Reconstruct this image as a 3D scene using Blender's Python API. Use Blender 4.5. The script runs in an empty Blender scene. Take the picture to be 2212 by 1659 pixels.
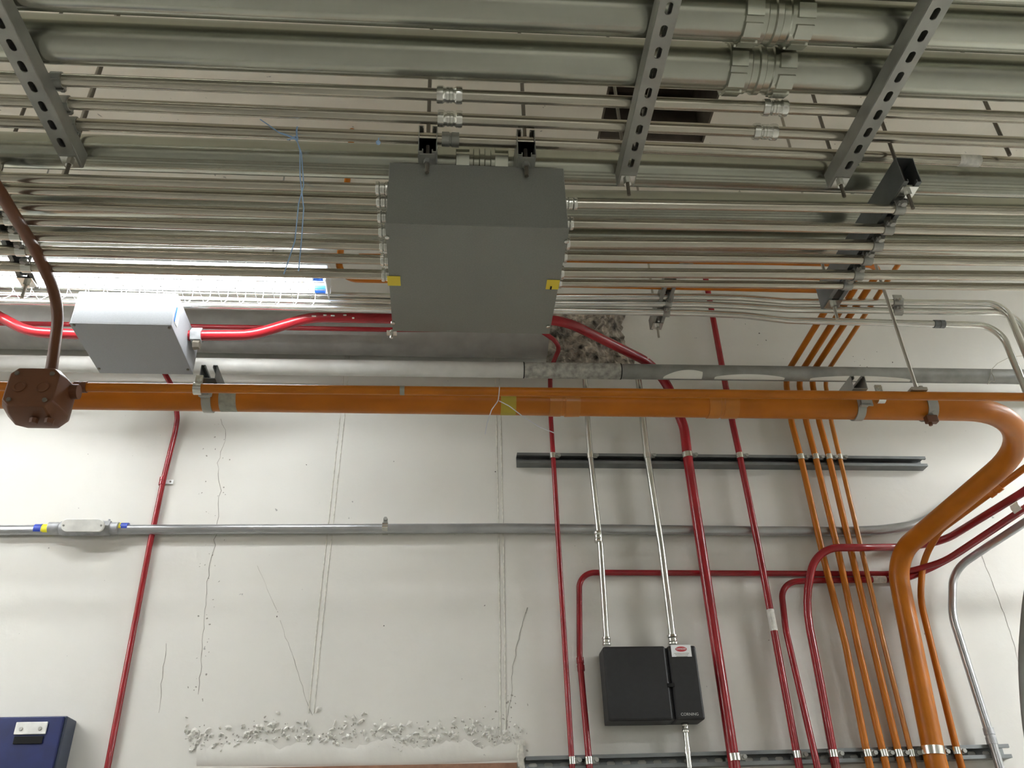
import bpy, bmesh, math, random
from mathutils import Vector as V, Matrix
random.seed(7)
SC = bpy.context.scene
COL = SC.collection

# ------------------------------------------------------------------ camera
FPX = 1878.76                        # focal length in pixels of the 2212 wide frame
EYE = V((0, 0, 1.6))
YAW, PITCH, ROLL = 0.09097464, 0.5505862, -0.03355014
_f = V((math.sin(YAW)*math.cos(PITCH), math.cos(YAW)*math.cos(PITCH), math.sin(PITCH)))
_r = V((math.cos(YAW), -math.sin(YAW), 0))
_u = _r.cross(_f)
CR = math.cos(ROLL)*_r + math.sin(ROLL)*_u
CU = -math.sin(ROLL)*_r + math.cos(ROLL)*_u
CF = _f
cam_d = bpy.data.cameras.new('camera')
cam_d.sensor_width = 36; cam_d.lens = FPX*36/2212
cam_d.clip_start = 0.02; cam_d.clip_end = 60
cam = bpy.data.objects.new('camera', cam_d)
mw = Matrix((CR, CU, -CF)).transposed().to_4x4(); mw.translation = EYE
cam.matrix_world = mw
COL.objects.link(cam); SC.camera = cam

# ------------------------------------------------------------------ world and exposure
w = bpy.data.worlds.new('world'); SC.world = w; w.use_nodes = True
w.node_tree.nodes['Background'].inputs[0].default_value = (0.9, 0.95, 1, 1)
w.node_tree.nodes['Background'].inputs[1].default_value = 0.02
SC.view_settings.view_transform = 'Standard'
SC.view_settings.look = 'None'
SC.view_settings.gamma = 1
SC.view_settings.use_curve_mapping = False
SC.view_settings.exposure = 3.82
TUBE_POWER = 3.3
SIDE_FILL_POWER = 12.5
HIGH_FILL_POWER = 8.0                    # emission of the tubes; side and high ones serve added fill lamps
TUBE_COLOR = (0.96, 0.99, 1.0)

# ------------------------------------------------------------------ room measures (metres, eye at z 1.6)
WALL_Y = 3.0
CEIL_Z = 4.22
X_LEFT, X_RIGHT = -3.4, 4.6
Y_BACK = -4.0

def at(x, y, Y=None, Z=None, X=None, t=None):
    """world point on the sight line of a photograph pixel, at a known depth Y, height Z (above the eye) or X"""
    d = CR*((x-1106)/FPX) + CU*((829.5-y)/FPX) + CF
    if Y is not None: t = Y/d.y
    elif Z is not None: t = Z/d.z
    elif X is not None: t = X/d.x
    return EYE + d*t
def zc(p): return (p-EYE).dot(CF)
def rad(p, px): return px*zc(p)/FPX/2

# ------------------------------------------------------------------ materials
def mat(name, color, rough=0.5, metal=0.0, noise=None, bump=0.0, bscale=200, spec=0.5, coat=0.0, vary=(0.8, 1.15), stretch=(1, 1, 1)):
    m = bpy.data.materials.new(name); m.use_nodes = True
    nt = m.node_tree; b = nt.nodes['Principled BSDF']
    b.inputs['Base Color'].default_value = (*color, 1)
    b.inputs['Roughness'].default_value = rough
    b.inputs['Metallic'].default_value = metal
    b.inputs['Specular IOR Level'].default_value = spec
    b.inputs['Coat Weight'].default_value = coat
    tc = nt.nodes.new('ShaderNodeTexCoord')
    mp = nt.nodes.new('ShaderNodeMapping'); mp.inputs['Scale'].default_value = stretch
    nt.links.new(tc.outputs['Object'], mp.inputs[0])
    if noise:
        n = nt.nodes.new('ShaderNodeTexNoise'); n.inputs['Scale'].default_value = noise; n.inputs['Detail'].default_value = 5
        nt.links.new(mp.outputs[0], n.inputs[0])
        r = nt.nodes.new('ShaderNodeValToRGB')
        r.color_ramp.elements[0].position = 0.32; r.color_ramp.elements[1].position = 0.68
        r.color_ramp.elements[0].color = (*[c*vary[0] for c in color], 1)
        r.color_ramp.elements[1].color = (*[min(1, c*vary[1]) for c in color], 1)
        nt.links.new(n.outputs['Fac'], r.inputs[0]); nt.links.new(r.outputs[0], b.inputs['Base Color'])
    if bump:
        n2 = nt.nodes.new('ShaderNodeTexNoise'); n2.inputs['Scale'].default_value = bscale; n2.inputs['Detail'].default_value = 3
        nt.links.new(mp.outputs[0], n2.inputs[0])
        bp = nt.nodes.new('ShaderNodeBump'); bp.inputs['Strength'].default_value = bump; bp.inputs['Distance'].default_value = 0.002
        nt.links.new(n2.outputs['Fac'], bp.inputs['Height']); nt.links.new(bp.outputs[0], b.inputs['Normal'])
    return m
M = dict(
    zinc=mat('zinc_pipe', (0.46, 0.465, 0.40), 0.24, 0.92, 3.0, 0.02, 60, stretch=(0.35, 3, 3), vary=(0.82, 1.12)),
    emt=mat('steel_conduit', (0.52, 0.485, 0.41), 0.20, 0.9, 4, 0.015, 80, stretch=(0.4, 3, 3), vary=(0.85, 1.1)),
    emt_b=mat('bright_conduit', (0.66, 0.66, 0.62), 0.24, 0.9, 5, 0.015, 90),
    grey_c=mat('satin_grey_conduit', (0.44, 0.45, 0.46), 0.28, 0.75, 8, 0.02, 60, vary=(0.9, 1.1)),
    chrome=mat('plated_fitting', (0.72, 0.72, 0.68), 0.20, 1.0),
    strut=mat('strut_steel', (0.36, 0.36, 0.33), 0.42, 0.6, 12, 0.08, 90, vary=(0.85, 1.1)),
    strut_d=mat('dark_strut_steel', (0.20, 0.21, 0.21), 0.45, 0.7, 10),
    rod=mat('rod_steel', (0.16, 0.14, 0.11), 0.5, 0.6),
    rod_l=mat('light_rod_steel', (0.42, 0.39, 0.33), 0.45, 0.7),
    red=mat('red_paint', (0.30, 0.012, 0.018), 0.26, 0, 9, 0.05, 50, coat=0.15, vary=(0.85, 1.15)),
    orange=mat('orange_paint', (0.44, 0.135, 0.005), 0.38, 0, 7, 0.05, 50, spec=0.3, coat=0.05, vary=(0.88, 1.12)),
    orange_y=mat('yellowish_orange_paint', (0.46, 0.16, 0.010), 0.36, 0, 7, 0.1, 50, coat=0.15, vary=(0.88, 1.12)),
    brown=mat('brown_orange_paint', (0.115, 0.036, 0.008), 0.5, 0, 7, 0.12, 50, vary=(0.88, 1.12)),
    box=mat('grey_enamel', (0.215, 0.215, 0.193), 0.5, 0, 300, 0.15, 500, vary=(0.93, 1.06)),
    box_b=mat('pale_grey_enamel', (0.22, 0.225, 0.235), 0.42, 0, 300, 0.1, 500, vary=(0.95, 1.05)),
    black=mat('black_plastic', (0.012, 0.012, 0.013), 0.5, 0, 60, 0.1, 300),
    dark=mat('dark_groove', (0.004, 0.004, 0.004), 0.9),
    white=mat('white_enamel', (0.82, 0.83, 0.84), 0.4),
    wire=mat('white_wire', (0.85, 0.86, 0.88), 0.35),
    yellow=mat('yellow_tape', (0.72, 0.55, 0.04), 0.5),
    ytape=mat('bright_yellow_tape', (0.85, 0.78, 0.03), 0.4),
    blue_t=mat('blue_tape', (0.03, 0.07, 0.45), 0.4),
    blue=mat('blue_cabinet_paint', (0.006, 0.014, 0.095), 0.42, 0, 20),
    blue_s=mat('lit_side_blue', (0.045, 0.06, 0.10), 0.4),  # cabinet side, its greyer lit look put into the colour
    label=mat('paper_label', (0.75, 0.73, 0.68), 0.6, 0, 80),
    grey_t=mat('grey_tape', (0.33, 0.33, 0.27), 0.6, 0, 60),
    green_t=mat('olive_tape', (0.42, 0.33, 0.03), 0.5),
    redl=mat('label_red', (0.55, 0.04, 0.05), 0.5),
    txtw=mat('pale_lettering', (0.55, 0.55, 0.55), 0.5),
    grey_body=mat('cast_grey', (0.42, 0.43, 0.44), 0.45, 0.4, 40, 0.1, 200),
    cover=mat('cast_cover', (0.78, 0.78, 0.74), 0.5, 0.1, 25, 0.3, 60, vary=(0.85, 1.1)),
    trunk=mat('dull_galvanised_pipe', (0.27, 0.27, 0.25), 0.55, 0.4, 14, 0.2, 60, vary=(0.78, 1.12)),
    pale_trunk=mat('pale_painted_pipe', (0.56, 0.555, 0.52), 0.5, 0.0, 14, 0.2, 60, vary=(0.9, 1.05)),
    bulk=mat('grey_painted_pipe', (0.32, 0.31, 0.29), 0.5, 0.1, 12, 0.15, 60, vary=(0.85, 1.1)),
    crust=mat('cement_crusted_pipe', (0.38, 0.37, 0.33), 0.8, 0.1, 45, 1.0, 90, vary=(0.6, 1.3)),
    paint=mat('white_overpaint', (0.72, 0.71, 0.65), 0.6),
    string=mat('blue_twine', (0.30, 0.45, 0.68), 0.7),
    string_w=mat('pale_twine', (0.62, 0.62, 0.66), 0.7),
    wood=mat('brown_lintel_brick', (0.30, 0.16, 0.10), 0.8, 0, 40, 0.4, 80),
    fl_blue=mat('blue_lamp_cap', (0.03, 0.16, 0.65), 0.35),
)
# weathered concrete walls
def concrete(name, color, spots=True):
    m = bpy.data.materials.new(name); m.use_nodes = True
    nt = m.node_tree; b = nt.nodes['Principled BSDF']; b.inputs['Roughness'].default_value = 0.55
    N = nt.nodes.new; L = nt.links.new
    g = N('ShaderNodeTexCoord')
    a = N('ShaderNodeTexNoise'); a.inputs['Scale'].default_value = 1.6; a.inputs['Detail'].default_value = 6
    L(g.outputs['Object'], a.inputs[0])
    r = N('ShaderNodeValToRGB'); r.color_ramp.elements[0].position = .3; r.color_ramp.elements[1].position = .7
    r.color_ramp.elements[0].color = (*[c*0.93 for c in color], 1); r.color_ramp.elements[1].color = (*[c*1.03 for c in color], 1)
    L(a.outputs['Fac'], r.inputs[0])
    s = N('ShaderNodeTexNoise'); s.inputs['Scale'].default_value = 34; s.inputs['Detail'].default_value = 2
    L(g.outputs['Object'], s.inputs[0])
    sr = N('ShaderNodeValToRGB'); sr.color_ramp.elements[0].position = .74; sr.color_ramp.elements[1].position = .77
    L(s.outputs['Fac'], sr.inputs[0])
    mx = N('ShaderNodeMix'); mx.data_type = 'RGBA'
    L(sr.outputs[0], mx.inputs[0]); L(r.outputs[0], mx.inputs[6]); mx.inputs[7].default_value = (*[c*0.5 for c in color], 1)
    L(mx.outputs[2] if spots else r.outputs[0], b.inputs['Base Color'])
    n = N('ShaderNodeTexNoise'); n.inputs['Scale'].default_value = 9; n.inputs['Detail'].default_value = 9; n.inputs['Roughness'].default_value = .55
    L(g.outputs['Object'], n.inputs[0])
    bp = N('ShaderNodeBump'); bp.inputs['Strength'].default_value = 0.35; bp.inputs['Distance'].default_value = 0.006
    L(n.outputs['Fac'], bp.inputs['Height']); L(bp.outputs[0], b.inputs['Normal'])
    return m
M['wall'] = concrete('painted_concrete', (0.70, 0.685, 0.635))
M['ceil'] = concrete('ceiling_concrete', (0.72, 0.68, 0.59))
M['floor'] = concrete('floor_concrete', (0.42, 0.41, 0.37), False)
M['rock'] = mat('broken_concrete', (0.34, 0.30, 0.25), 0.95, 0, 26, 1.0, 70, vary=(0.15, 1.9))
M['flake'] = mat('peeling_paint', (0.66, 0.64, 0.57), 0.7, 0, 60)
M['crack'] = mat('dark_crack', (0.36, 0.34, 0.30), 0.9)  # darker than the wall, for cracks and chips
M['pit'] = mat('pit_dirt', (0.13, 0.12, 0.11), 0.9)
M['recess'] = mat('dark_concrete', (0.10, 0.08, 0.06), 0.9, 0, 12, 0.5, 30)  # dark tone for the lining of the ceiling opening

# ------------------------------------------------------------------ mesh helpers
def obj(name, bm, m, parent=None, smooth=True, solid=0.0, bevel=0.0):
    me = bpy.data.meshes.new(name)
    bmesh.ops.recalc_face_normals(bm, faces=bm.faces[:])
    bm.to_mesh(me); bm.free()
    me.materials.append(m)
    if smooth:
        for p in me.polygons: p.use_smooth = True
        me.set_sharp_from_angle(angle=math.radians(38))
    o = bpy.data.objects.new(name, me); COL.objects.link(o)
    if solid:
        s = o.modifiers.new('solid', 'SOLIDIFY'); s.thickness = solid; s.offset = 0
    if bevel:
        s = o.modifiers.new('bevel', 'BEVEL'); s.width = bevel; s.segments = 2; s.limit_method = 'ANGLE'
    if parent is not None: attach(o, parent)
    return o
def attach(o, parent):
    o.data.transform(Matrix.Translation(-origin(parent)))
    o.parent = parent
def origin(p):
    v = V(p.location)
    return v + origin(p.parent) if p.parent else v
def tag(o, label, cat, group=None, kind=None):
    o['label'] = label; o['category'] = cat
    if group: o['group'] = group
    if kind: o['kind'] = kind
    return o
def thing(name, loc, label, cat, group=None):
    o = bpy.data.objects.new(name, None); COL.objects.link(o); o.location = loc; o.empty_display_size = 0.05
    return tag(o, label, cat, group)
def frame(d):
    d = d.normalized(); a = V((0, 0, 1)) if abs(d.z) < .9 else V((0, 1, 0))
    s = d.cross(a).normalized(); return d, s, s.cross(d).normalized()
def fillet(pts, R):
    out = [pts[0]]
    for i in range(1, len(pts)-1):
        p = pts[i]; a = pts[i-1]-p; b = pts[i+1]-p
        la, lb = a.length, b.length; a = a.normalized(); b = b.normalized()
        ang = math.pi-a.angle(b)
        if ang < 0.01: continue
        Ri = R[i] if isinstance(R, (list, tuple)) else R
        cut = min(Ri*math.tan(ang/2), la*.49, lb*.49); Ri = cut/math.tan(ang/2)
        bis = (a+b).normalized(); c = p + bis*(Ri/math.cos(ang/2))
        s = p+a*cut-c; e = p+b*cut-c
        n = max(3, int(ang/0.12)+1)
        ax = s.cross(e).normalized()
        for k in range(n+1): out.append(c + Matrix.Rotation(ang*k/n, 3, ax) @ s)
    out.append(pts[-1]); return out
def add_tube(bm, pts, r, seg=20, caps=True):
    pts = [V(p) for p in pts]
    d = (pts[1]-pts[0]).normalized(); _, s, u = frame(d); rings = []
    for i, p in enumerate(pts):
        if i == 0: t = pts[1]-pts[0]
        elif i == len(pts)-1: t = pts[-1]-pts[-2]
        else: t = (pts[i+1]-p).normalized()+(p-pts[i-1]).normalized()
        t.normalize()
        s = (s-t*s.dot(t)).normalized(); u = t.cross(s)
        ri = r[i] if isinstance(r, (list, tuple)) else r
        rings.append([bm.verts.new(p+(s*math.cos(2*math.pi*k/seg)+u*math.sin(2*math.pi*k/seg))*ri) for k in range(seg)])
    for a, b in zip(rings, rings[1:]):
        for k in range(seg): bm.faces.new((a[k], a[(k+1) % seg], b[(k+1) % seg], b[k]))
    if caps:
        bm.faces.new(rings[0]); bm.faces.new(rings[-1])
def tube(name, pts, r, m, parent=None, R=0.1, seg=20):
    bm = bmesh.new(); add_tube(bm, fillet([V(p) for p in pts], R), r, seg); return obj(name, bm, m, parent)
def add_lathe(bm, p, d, prof, seg=24):
    """profile list of (distance along d, radius)"""
    d, s, u = frame(d); rings = []
    for x, r in prof:
        rings.append([bm.verts.new(p+d*x+(s*math.cos(2*math.pi*k/seg)+u*math.sin(2*math.pi*k/seg))*r) for k in range(seg)])
    for a, b in zip(rings, rings[1:]):
        for k in range(seg): bm.faces.new((a[k], a[(k+1) % seg], b[(k+1) % seg], b[k]))
    bm.faces.new(rings[0]); bm.faces.new(rings[-1])
def add_box(bm, c, sx, sy, sz, ax=None):
    X, Y, Z = ax or (V((1, 0, 0)), V((0, 1, 0)), V((0, 0, 1)))
    v = [bm.verts.new(c+X*(i*sx/2)+Y*(j*sy/2)+Z*(k*sz/2)) for i in (-1, 1) for j in (-1, 1) for k in (-1, 1)]
    for q in ((0, 1, 3, 2), (4, 6, 7, 5), (0, 4, 5, 1), (2, 3, 7, 6), (0, 2, 6, 4), (1, 5, 7, 3)):
        bm.faces.new([v[i] for i in q])
def box(name, c, s, m, parent=None, ax=None, bevel=0.0, smooth=False):
    bm = bmesh.new(); add_box(bm, V(c), *s, ax); return obj(name, bm, m, parent, smooth, bevel=bevel)
def lathe(name, p, d, prof, m, parent, seg=24):
    bm = bmesh.new(); add_lathe(bm, p, d, prof, seg); return obj(name, bm, m, parent)
def sleeve(name, p, d, L, r, m, parent, seg=28):
    return lathe(name, p, d, [(-L/2, r*.98), (-L/2, r), (L/2, r), (L/2, r*.98)], m, parent, seg)
def coupling(p, d, r, L, m, parent, style='compression'):
    if style == 'compression':
        prof = [(-L*.5, r*1.05), (-L*.5, r*1.34), (-L*.44, r*1.42), (-L*.26, r*1.42), (-L*.2, r*1.2), (-L*.14, r*1.15), (-L*.12, r*1.28),
                (-L*.02, r*1.28), (0, r*1.18), (L*.02, r*1.28), (L*.12, r*1.28), (L*.14, r*1.15), (L*.2, r*1.2), (L*.26, r*1.42), (L*.44, r*1.42), (L*.5, r*1.34), (L*.5, r*1.05)]
        return lathe('coupling', p, d, prof, m, parent, 12)
    prof = [(-L*.5, r*1.02), (-L*.5, r*1.22), (-L*.08, r*1.22), (-L*.06, r*1.08), (L*.06, r*1.08), (L*.08, r*1.22), (L*.5, r*1.22), (L*.5, r*1.02)]
    return lathe('coupling', p, d, prof, m, parent)
def big_coupling(p, d, r, L, parent):
    """large compression coupling: two segmented gland nuts round a ribbed body"""
    c = lathe('coupling', p, d, [(-L*.28, r*1.03), (-L*.28, r*1.10), (-L*.17, r*1.12), (-L*.15, r*1.05), (-L*.06, r*1.05), (-L*.04, r*1.14), (L*.04, r*1.14), (L*.06, r*1.05), (L*.15, r*1.05), (L*.17, r*1.12), (L*.28, r*1.10), (L*.28, r*1.03)], M['zinc'], parent, 48)
    for s in (-1, 1):
        bm = bmesh.new(); dd, a, b = frame(d)
        for k in range(8):
            an = math.pi/4*k+.2; n = a*math.cos(an)+b*math.sin(an); t = dd.cross(n)
            add_box(bm, p+dd*(s*L*.36)+n*(r*1.10), L*.24, r*.62, r*.17, (dd, t, n))
        add_lathe(bm, p+dd*(s*L*.36), dd, [(-L*.13, r*1.02), (-L*.12, r*1.10), (L*.12, r*1.10), (L*.13, r*1.02)], 48)
        obj('gland_nut', bm, M['zinc'], c, True)
    return c
def clamp(p, d, r, toward, parent, m=None, wid=0.018, gap=0.012, name='pipe_clamp'):
    """two-piece strut strap: band round the pipe, ears running back to the strut and a bolt"""
    m = m or M['chrome']; d = d.normalized(); n = (toward-d*toward.dot(d)).normalized(); s = d.cross(n)
    bm = bmesh.new(); R = r+.0028; add_lathe(bm, p, d, [(-wid/2, R-.001), (-wid/2, R), (wid/2, R), (wid/2, R-.001)], 28)
    for q in (-1, 1):
        add_box(bm, p+n*(r*.5+gap*.6)+s*(q*(r+.001)), wid, .003, r+gap*1.2, (d, s, n))
    o = obj(name, bm, m, parent)
    bm = bmesh.new(); add_box(bm, p+s*(r+.008), wid*.8, .014, .006, (d, s, n)); add_lathe(bm, p+s*(r+.014)-n*.004, n, [(-.006, .0075), (.004, .0075)], 6)
    obj('bolt', bm, M['strut'], o, False)
    return o
def strut(name, p0, p1, opening, m, parent=None, slots=True, w=.041, h=.041, pitch=.0508, phase=0.5, slot=(.0286, .0143)):
    """C channel; p0-p1 runs along the middle of the web's outer face, the open side looks along `opening`"""
    bm = bmesh.new(); L = (p1-p0).length; d = (p1-p0).normalized(); n = (opening-d*opening.dot(d)).normalized(); s = d.cross(n)
    P = lambda x, y, z: bm.verts.new(p0+d*x+s*y+n*z)
    x = 0.0; k = 0
    if slots:
        n_c = int(L/pitch); off = (L-n_c*pitch)
        cells = [(i*pitch, (i+1)*pitch) for i in range(n_c)]
        if off > 1e-4: cells.append((n_c*pitch, L))
    else: cells = [(0, L)]
    for a, b in cells:
        if slots and b-a > pitch*.99:
            cx = (a+b)/2; sl, sw = slot[0]/2, slot[1]/2; N = 16; inner = []; outer = []
            for q in range(N):
                an = 2*math.pi*(q+.5)/N; cxx = math.cos(an); sxx = math.sin(an)
                ix = cx + (sl-sw)*(1 if cxx > 0 else -1) + sw*cxx
                inner.append(P(ix, sw*sxx, 0))
                kx = (b-a)/2/max(abs(cxx), 1e-6); ky = w/2/max(abs(sxx), 1e-6); kk = min(kx, ky)
                outer.append((cx+cxx*kk, sxx*kk))
            # corners snapped so that the cell stays a rectangle
            for (ex, ey) in ((a, -w/2), (a, w/2), (b, -w/2), (b, w/2)):
                j = min(range(N), key=lambda q: (outer[q][0]-ex)**2+(outer[q][1]-ey)**2); outer[j] = (ex, ey)
            ov = [P(q[0], q[1], 0) for q in outer]
            for q in range(N): bm.faces.new((inner[q], inner[(q+1) % N], ov[(q+1) % N], ov[q]))
        else:
            bm.faces.new((P(a, -w/2, 0), P(b, -w/2, 0), P(b, w/2, 0), P(a, w/2, 0)))
    lip = .0095
    for q in (-1, 1):
        prof = [(q*w/2, 0), (q*w/2, h), (q*(w/2-lip), h), (q*(w/2-lip), h-.007)]
        for (y0, z0), (y1, z1) in zip(prof, prof[1:]):
            bm.faces.new((P(0, y0, z0), P(L, y0, z0), P(L, y1, z1), P(0, y1, z1)))
    bmesh.ops.remove_doubles(bm, verts=bm.verts, dist=1e-5)
    return obj(name, bm, m, parent, False, solid=.0026)
def run(x0, y0, x1, y1, Z=None, Y=None, xl=None, xr=None):
    """two world points of a straight run seen through two pixels; optionally stretched to X = xl / xr"""
    a = at(x0, y0, Z=Z, Y=Y); b = at(x1, y1, Z=Z, Y=Y); d = b-a
    if xl is not None: a2 = a + d*((xl-a.x)/d.x)
    else: a2 = a
    if xr is not None: b2 = a + d*((xr-a.x)/d.x)
    else: b2 = b
    return a2, b2
def onrun(a, b, px):
    """point of the line a-b nearest the column of pixel px"""
    lo, hi = 0.0, 1.0
    def col(t):
        p = a+(b-a)*t-EYE; return 1106+FPX*p.dot(CR)/p.dot(CF)
    for _ in range(40):
        mid = (lo+hi)/2
        if col(mid) < px: lo = mid
        else: hi = mid
    return a+(b-a)*lo

XD, YD, ZD = V((1, 0, 0)), V((0, 1, 0)), V((0, 0, 1))

# ================================================================== THE ROOM
def struct(o): o['kind'] = 'structure'; return o
th = .2
wb = struct(box('wall_back', ((X_LEFT+X_RIGHT)/2, WALL_Y+th/2, CEIL_Z/2), (X_RIGHT-X_LEFT, th, CEIL_Z), M['wall']))
struct(box('wall_left', (X_LEFT-th/2, (WALL_Y+Y_BACK)/2, CEIL_Z/2), (th, WALL_Y-Y_BACK+2*th, CEIL_Z), M['wall']))
struct(box('wall_right', (X_RIGHT+th/2, (WALL_Y+Y_BACK)/2, CEIL_Z/2), (th, WALL_Y-Y_BACK+2*th, CEIL_Z), M['wall']))
struct(box('wall_front', ((X_LEFT+X_RIGHT)/2, Y_BACK-th/2, CEIL_Z/2), (X_RIGHT-X_LEFT, th, CEIL_Z), M['wall']))
struct(box('floor', ((X_LEFT+X_RIGHT)/2, (WALL_Y+Y_BACK)/2, -th/2), (X_RIGHT-X_LEFT+2*th, WALL_Y-Y_BACK+2*th, th), M['floor']))
# ceiling with the dark rectangular opening
CZ = CEIL_Z-EYE.z
ha = at(1290, 300, Z=CZ); hb = at(1524, 184, Z=CZ)
hx0, hx1 = ha.x, ha.x+(at(1522, 300, Z=CZ).x-ha.x); hy0, hy1 = hb.y, ha.y
bm = bmesh.new()
def slab(x0, x1, y0, y1): add_box(bm, V(((x0+x1)/2, (y0+y1)/2, CEIL_Z+.15)), x1-x0, y1-y0, .3)
slab(X_LEFT-th, hx0, Y_BACK-th, WALL_Y+th); slab(hx1, X_RIGHT+th, Y_BACK-th, WALL_Y+th)
slab(hx0, hx1, Y_BACK-th, hy0); slab(hx0, hx1, hy1, WALL_Y+th)
ce = struct(obj('ceiling', bm, M['ceil'], smooth=False))
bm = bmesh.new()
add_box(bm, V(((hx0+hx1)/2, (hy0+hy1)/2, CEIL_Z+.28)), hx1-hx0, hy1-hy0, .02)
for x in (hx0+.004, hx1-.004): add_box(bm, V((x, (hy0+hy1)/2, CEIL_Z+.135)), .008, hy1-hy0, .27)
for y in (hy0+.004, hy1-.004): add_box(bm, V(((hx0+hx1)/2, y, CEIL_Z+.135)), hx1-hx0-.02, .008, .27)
o = obj('opening_lining', bm, M['recess'], ce, False); o['label'] = 'dark lining of the rectangular ceiling opening'

# vertical board seams: thin double ridges on the wall face
def ridge(px):
    bm = bmesh.new(); pts = [at(x, y, Y=WALL_Y-.0005) for x, y in px]
    for s in (-.011, 0.006):
        add_tube(bm, [p+V((s, 0, 0)) for p in pts], .0022, 6)
    o = obj('seam_ridge', bm, M['flake'], wb); return o
ridge([(757, 700), (741, 899), (716, 1132), (693, 1340), (674, 1540)])
ridge([(1072, 700), (1078, 901), (1083, 1132), (1087, 1380), (1088, 1590)])
def crack(px, wdt=.0012, jit=2.0, m='crack', name='crack'):
    bm = bmesh.new(); pts = []
    for (xa, ya), (xb, yb) in zip(px, px[1:]):
        n = max(2, int(math.hypot(xb-xa, yb-ya)/12))
        for k in range(n): pts.append(at(xa+(xb-xa)*k/n+random.uniform(-jit, jit), ya+(yb-ya)*k/n, Y=WALL_Y-.0006))
    pts.append(at(*px[-1], Y=WALL_Y-.0006))
    add_tube(bm, pts, [wdt*random.uniform(.35, 1.1) for _ in pts], 5); return obj(name, bm, M[m], wb)
crack([(478, 905), (490, 940), (472, 1000), (476, 1060), (468, 1130), (462, 1190), (452, 1230), (446, 1270), (444, 1330), (438, 1370), (434, 1440), (428, 1500)], .0011, 3)
crack([(556, 1222), (573, 1262), (598, 1318)], .0006, 1)
crack([(605, 1340), (625, 1400), (645, 1455), (662, 1510), (675, 1545)], .0010, 2)
crack([(1140, 1312), (1120, 1380), (1108, 1440), (1104, 1500), (1092, 1580)], .0010, 2)
crack([(1138, 1312), (1136, 1325)], .0015, 1)
crack([(360, 1390), (352, 1440), (343, 1540)], .0010, 2)
crack([(2120, 1200), (2160, 1300), (2190, 1390), (2205, 1450)], .0008, 1)
# pits and blisters: small raised or dark chips beside the crack
def chips(name, m, spots, r0, r1, flat=.0015):
    bm = bmesh.new()
    for x, y in spots:
        p = at(x, y, Y=WALL_Y); a = random.uniform(0, 6.28); r = random.uniform(r0, r1); e = random.uniform(.35, 1)
        c = bm.verts.new(p+V((0, -flat, 0))); n = 7; ring = []
        for k in range(n):
            t = 2*math.pi*k/n; q = random.uniform(.6, 1.15)*r
            dx, dz = math.cos(t)*q*e, math.sin(t)*q
            ring.append(bm.verts.new(p+V((dx*math.cos(a)-dz*math.sin(a), -.0002, dx*math.sin(a)+dz*math.cos(a)))))
        for k in range(n): bm.faces.new((c, ring[k], ring[(k+1) % n]))
    return obj(name, bm, M[m], wb, False)
sp = []
for _ in range(46):
    y = random.uniform(905, 1520); x0 = 478-(y-905)*.08; sp.append((x0+random.gauss(0, 13), y))
chips('pitted_spots', 'crack', sp, .0015, .0045)['kind'] = 'stuff'
chips('pitted_spots', 'pit', [(600, 1322), (598, 1332), (662, 1004), (1047, 1308), (829, 1352), (1070, 1019), (190, 981), (1661, 1383), (1850, 838), (1867, 776), (1858, 789), (1846, 781), (1873, 793), (1928, 783), (1692, 775), (1894, 760), (1843, 770), (1586, 690), (1610, 700), (1640, 720), (1655, 735), (1637, 745)], .0016, .004)['kind'] = 'stuff'
sp = []
for _ in range(420):
    x = random.uniform(400, 1140); e = 1585+10*math.sin(x*.03)+random.gauss(0, 14)+(8 if x < 560 else 0)
    if abs(x-672) < 25 and random.random() < .5: e -= 25
    sp.append((x, min(e, 1622)))
for _ in range(30): sp.append((random.gauss(1088, 20), random.uniform(1500, 1600)))
chips('peeling_flakes', 'wall', sp[:260], .004, .014, .010)['kind'] = 'stuff'
chips('peeling_flakes', 'crack', sp[260:], .002, .005, .001)['kind'] = 'stuff'
# rough plaster edge above the brick at the bottom of the frame
bm = bmesh.new(); N = 90; rows = []
for i in range(N+1):
    x = 425+(1128-425)*i/N
    yt = 1606+9*math.sin(i*.33)+random.uniform(-6, 6)
    rows.append([bm.verts.new(at(x, yt, Y=WALL_Y)+V((0, -.001, 0))), bm.verts.new(at(x, yt+14, Y=WALL_Y)+V((0, -.004-random.uniform(0, .003), 0))), bm.verts.new(at(x, 1650-max(0, (x-860)/270)*14, Y=WALL_Y)+V((0, -.003, 0))), bm.verts.new(at(x, 1655-max(0, (x-860)/270)*14, Y=WALL_Y)+V((0, 0, 0)))])
for a, b in zip(rows, rows[1:]):
    for k in range(3): bm.faces.new((a[k], b[k], b[k+1], a[k+1]))
obj('rough_plaster_edge', bm, M['wall'], wb)
bm = bmesh.new(); p = at(1127, 1640, Y=WALL_Y)
for k in range(7): add_box(bm, at(1126+random.uniform(-3, 3), 1606+9*k, Y=WALL_Y), random.uniform(.016, .026), .018, .018)
obj('plaster_corner', bm, M['flake'], wb, False, bevel=.003)
a = at(425, 1668, Y=WALL_Y); b = at(1116, 1652, Y=WALL_Y)
box('brick_course', ((a.x+b.x)/2, WALL_Y+.0, b.z-.05), (b.x-a.x, .02, .11), M['wood'], wb)

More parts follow.
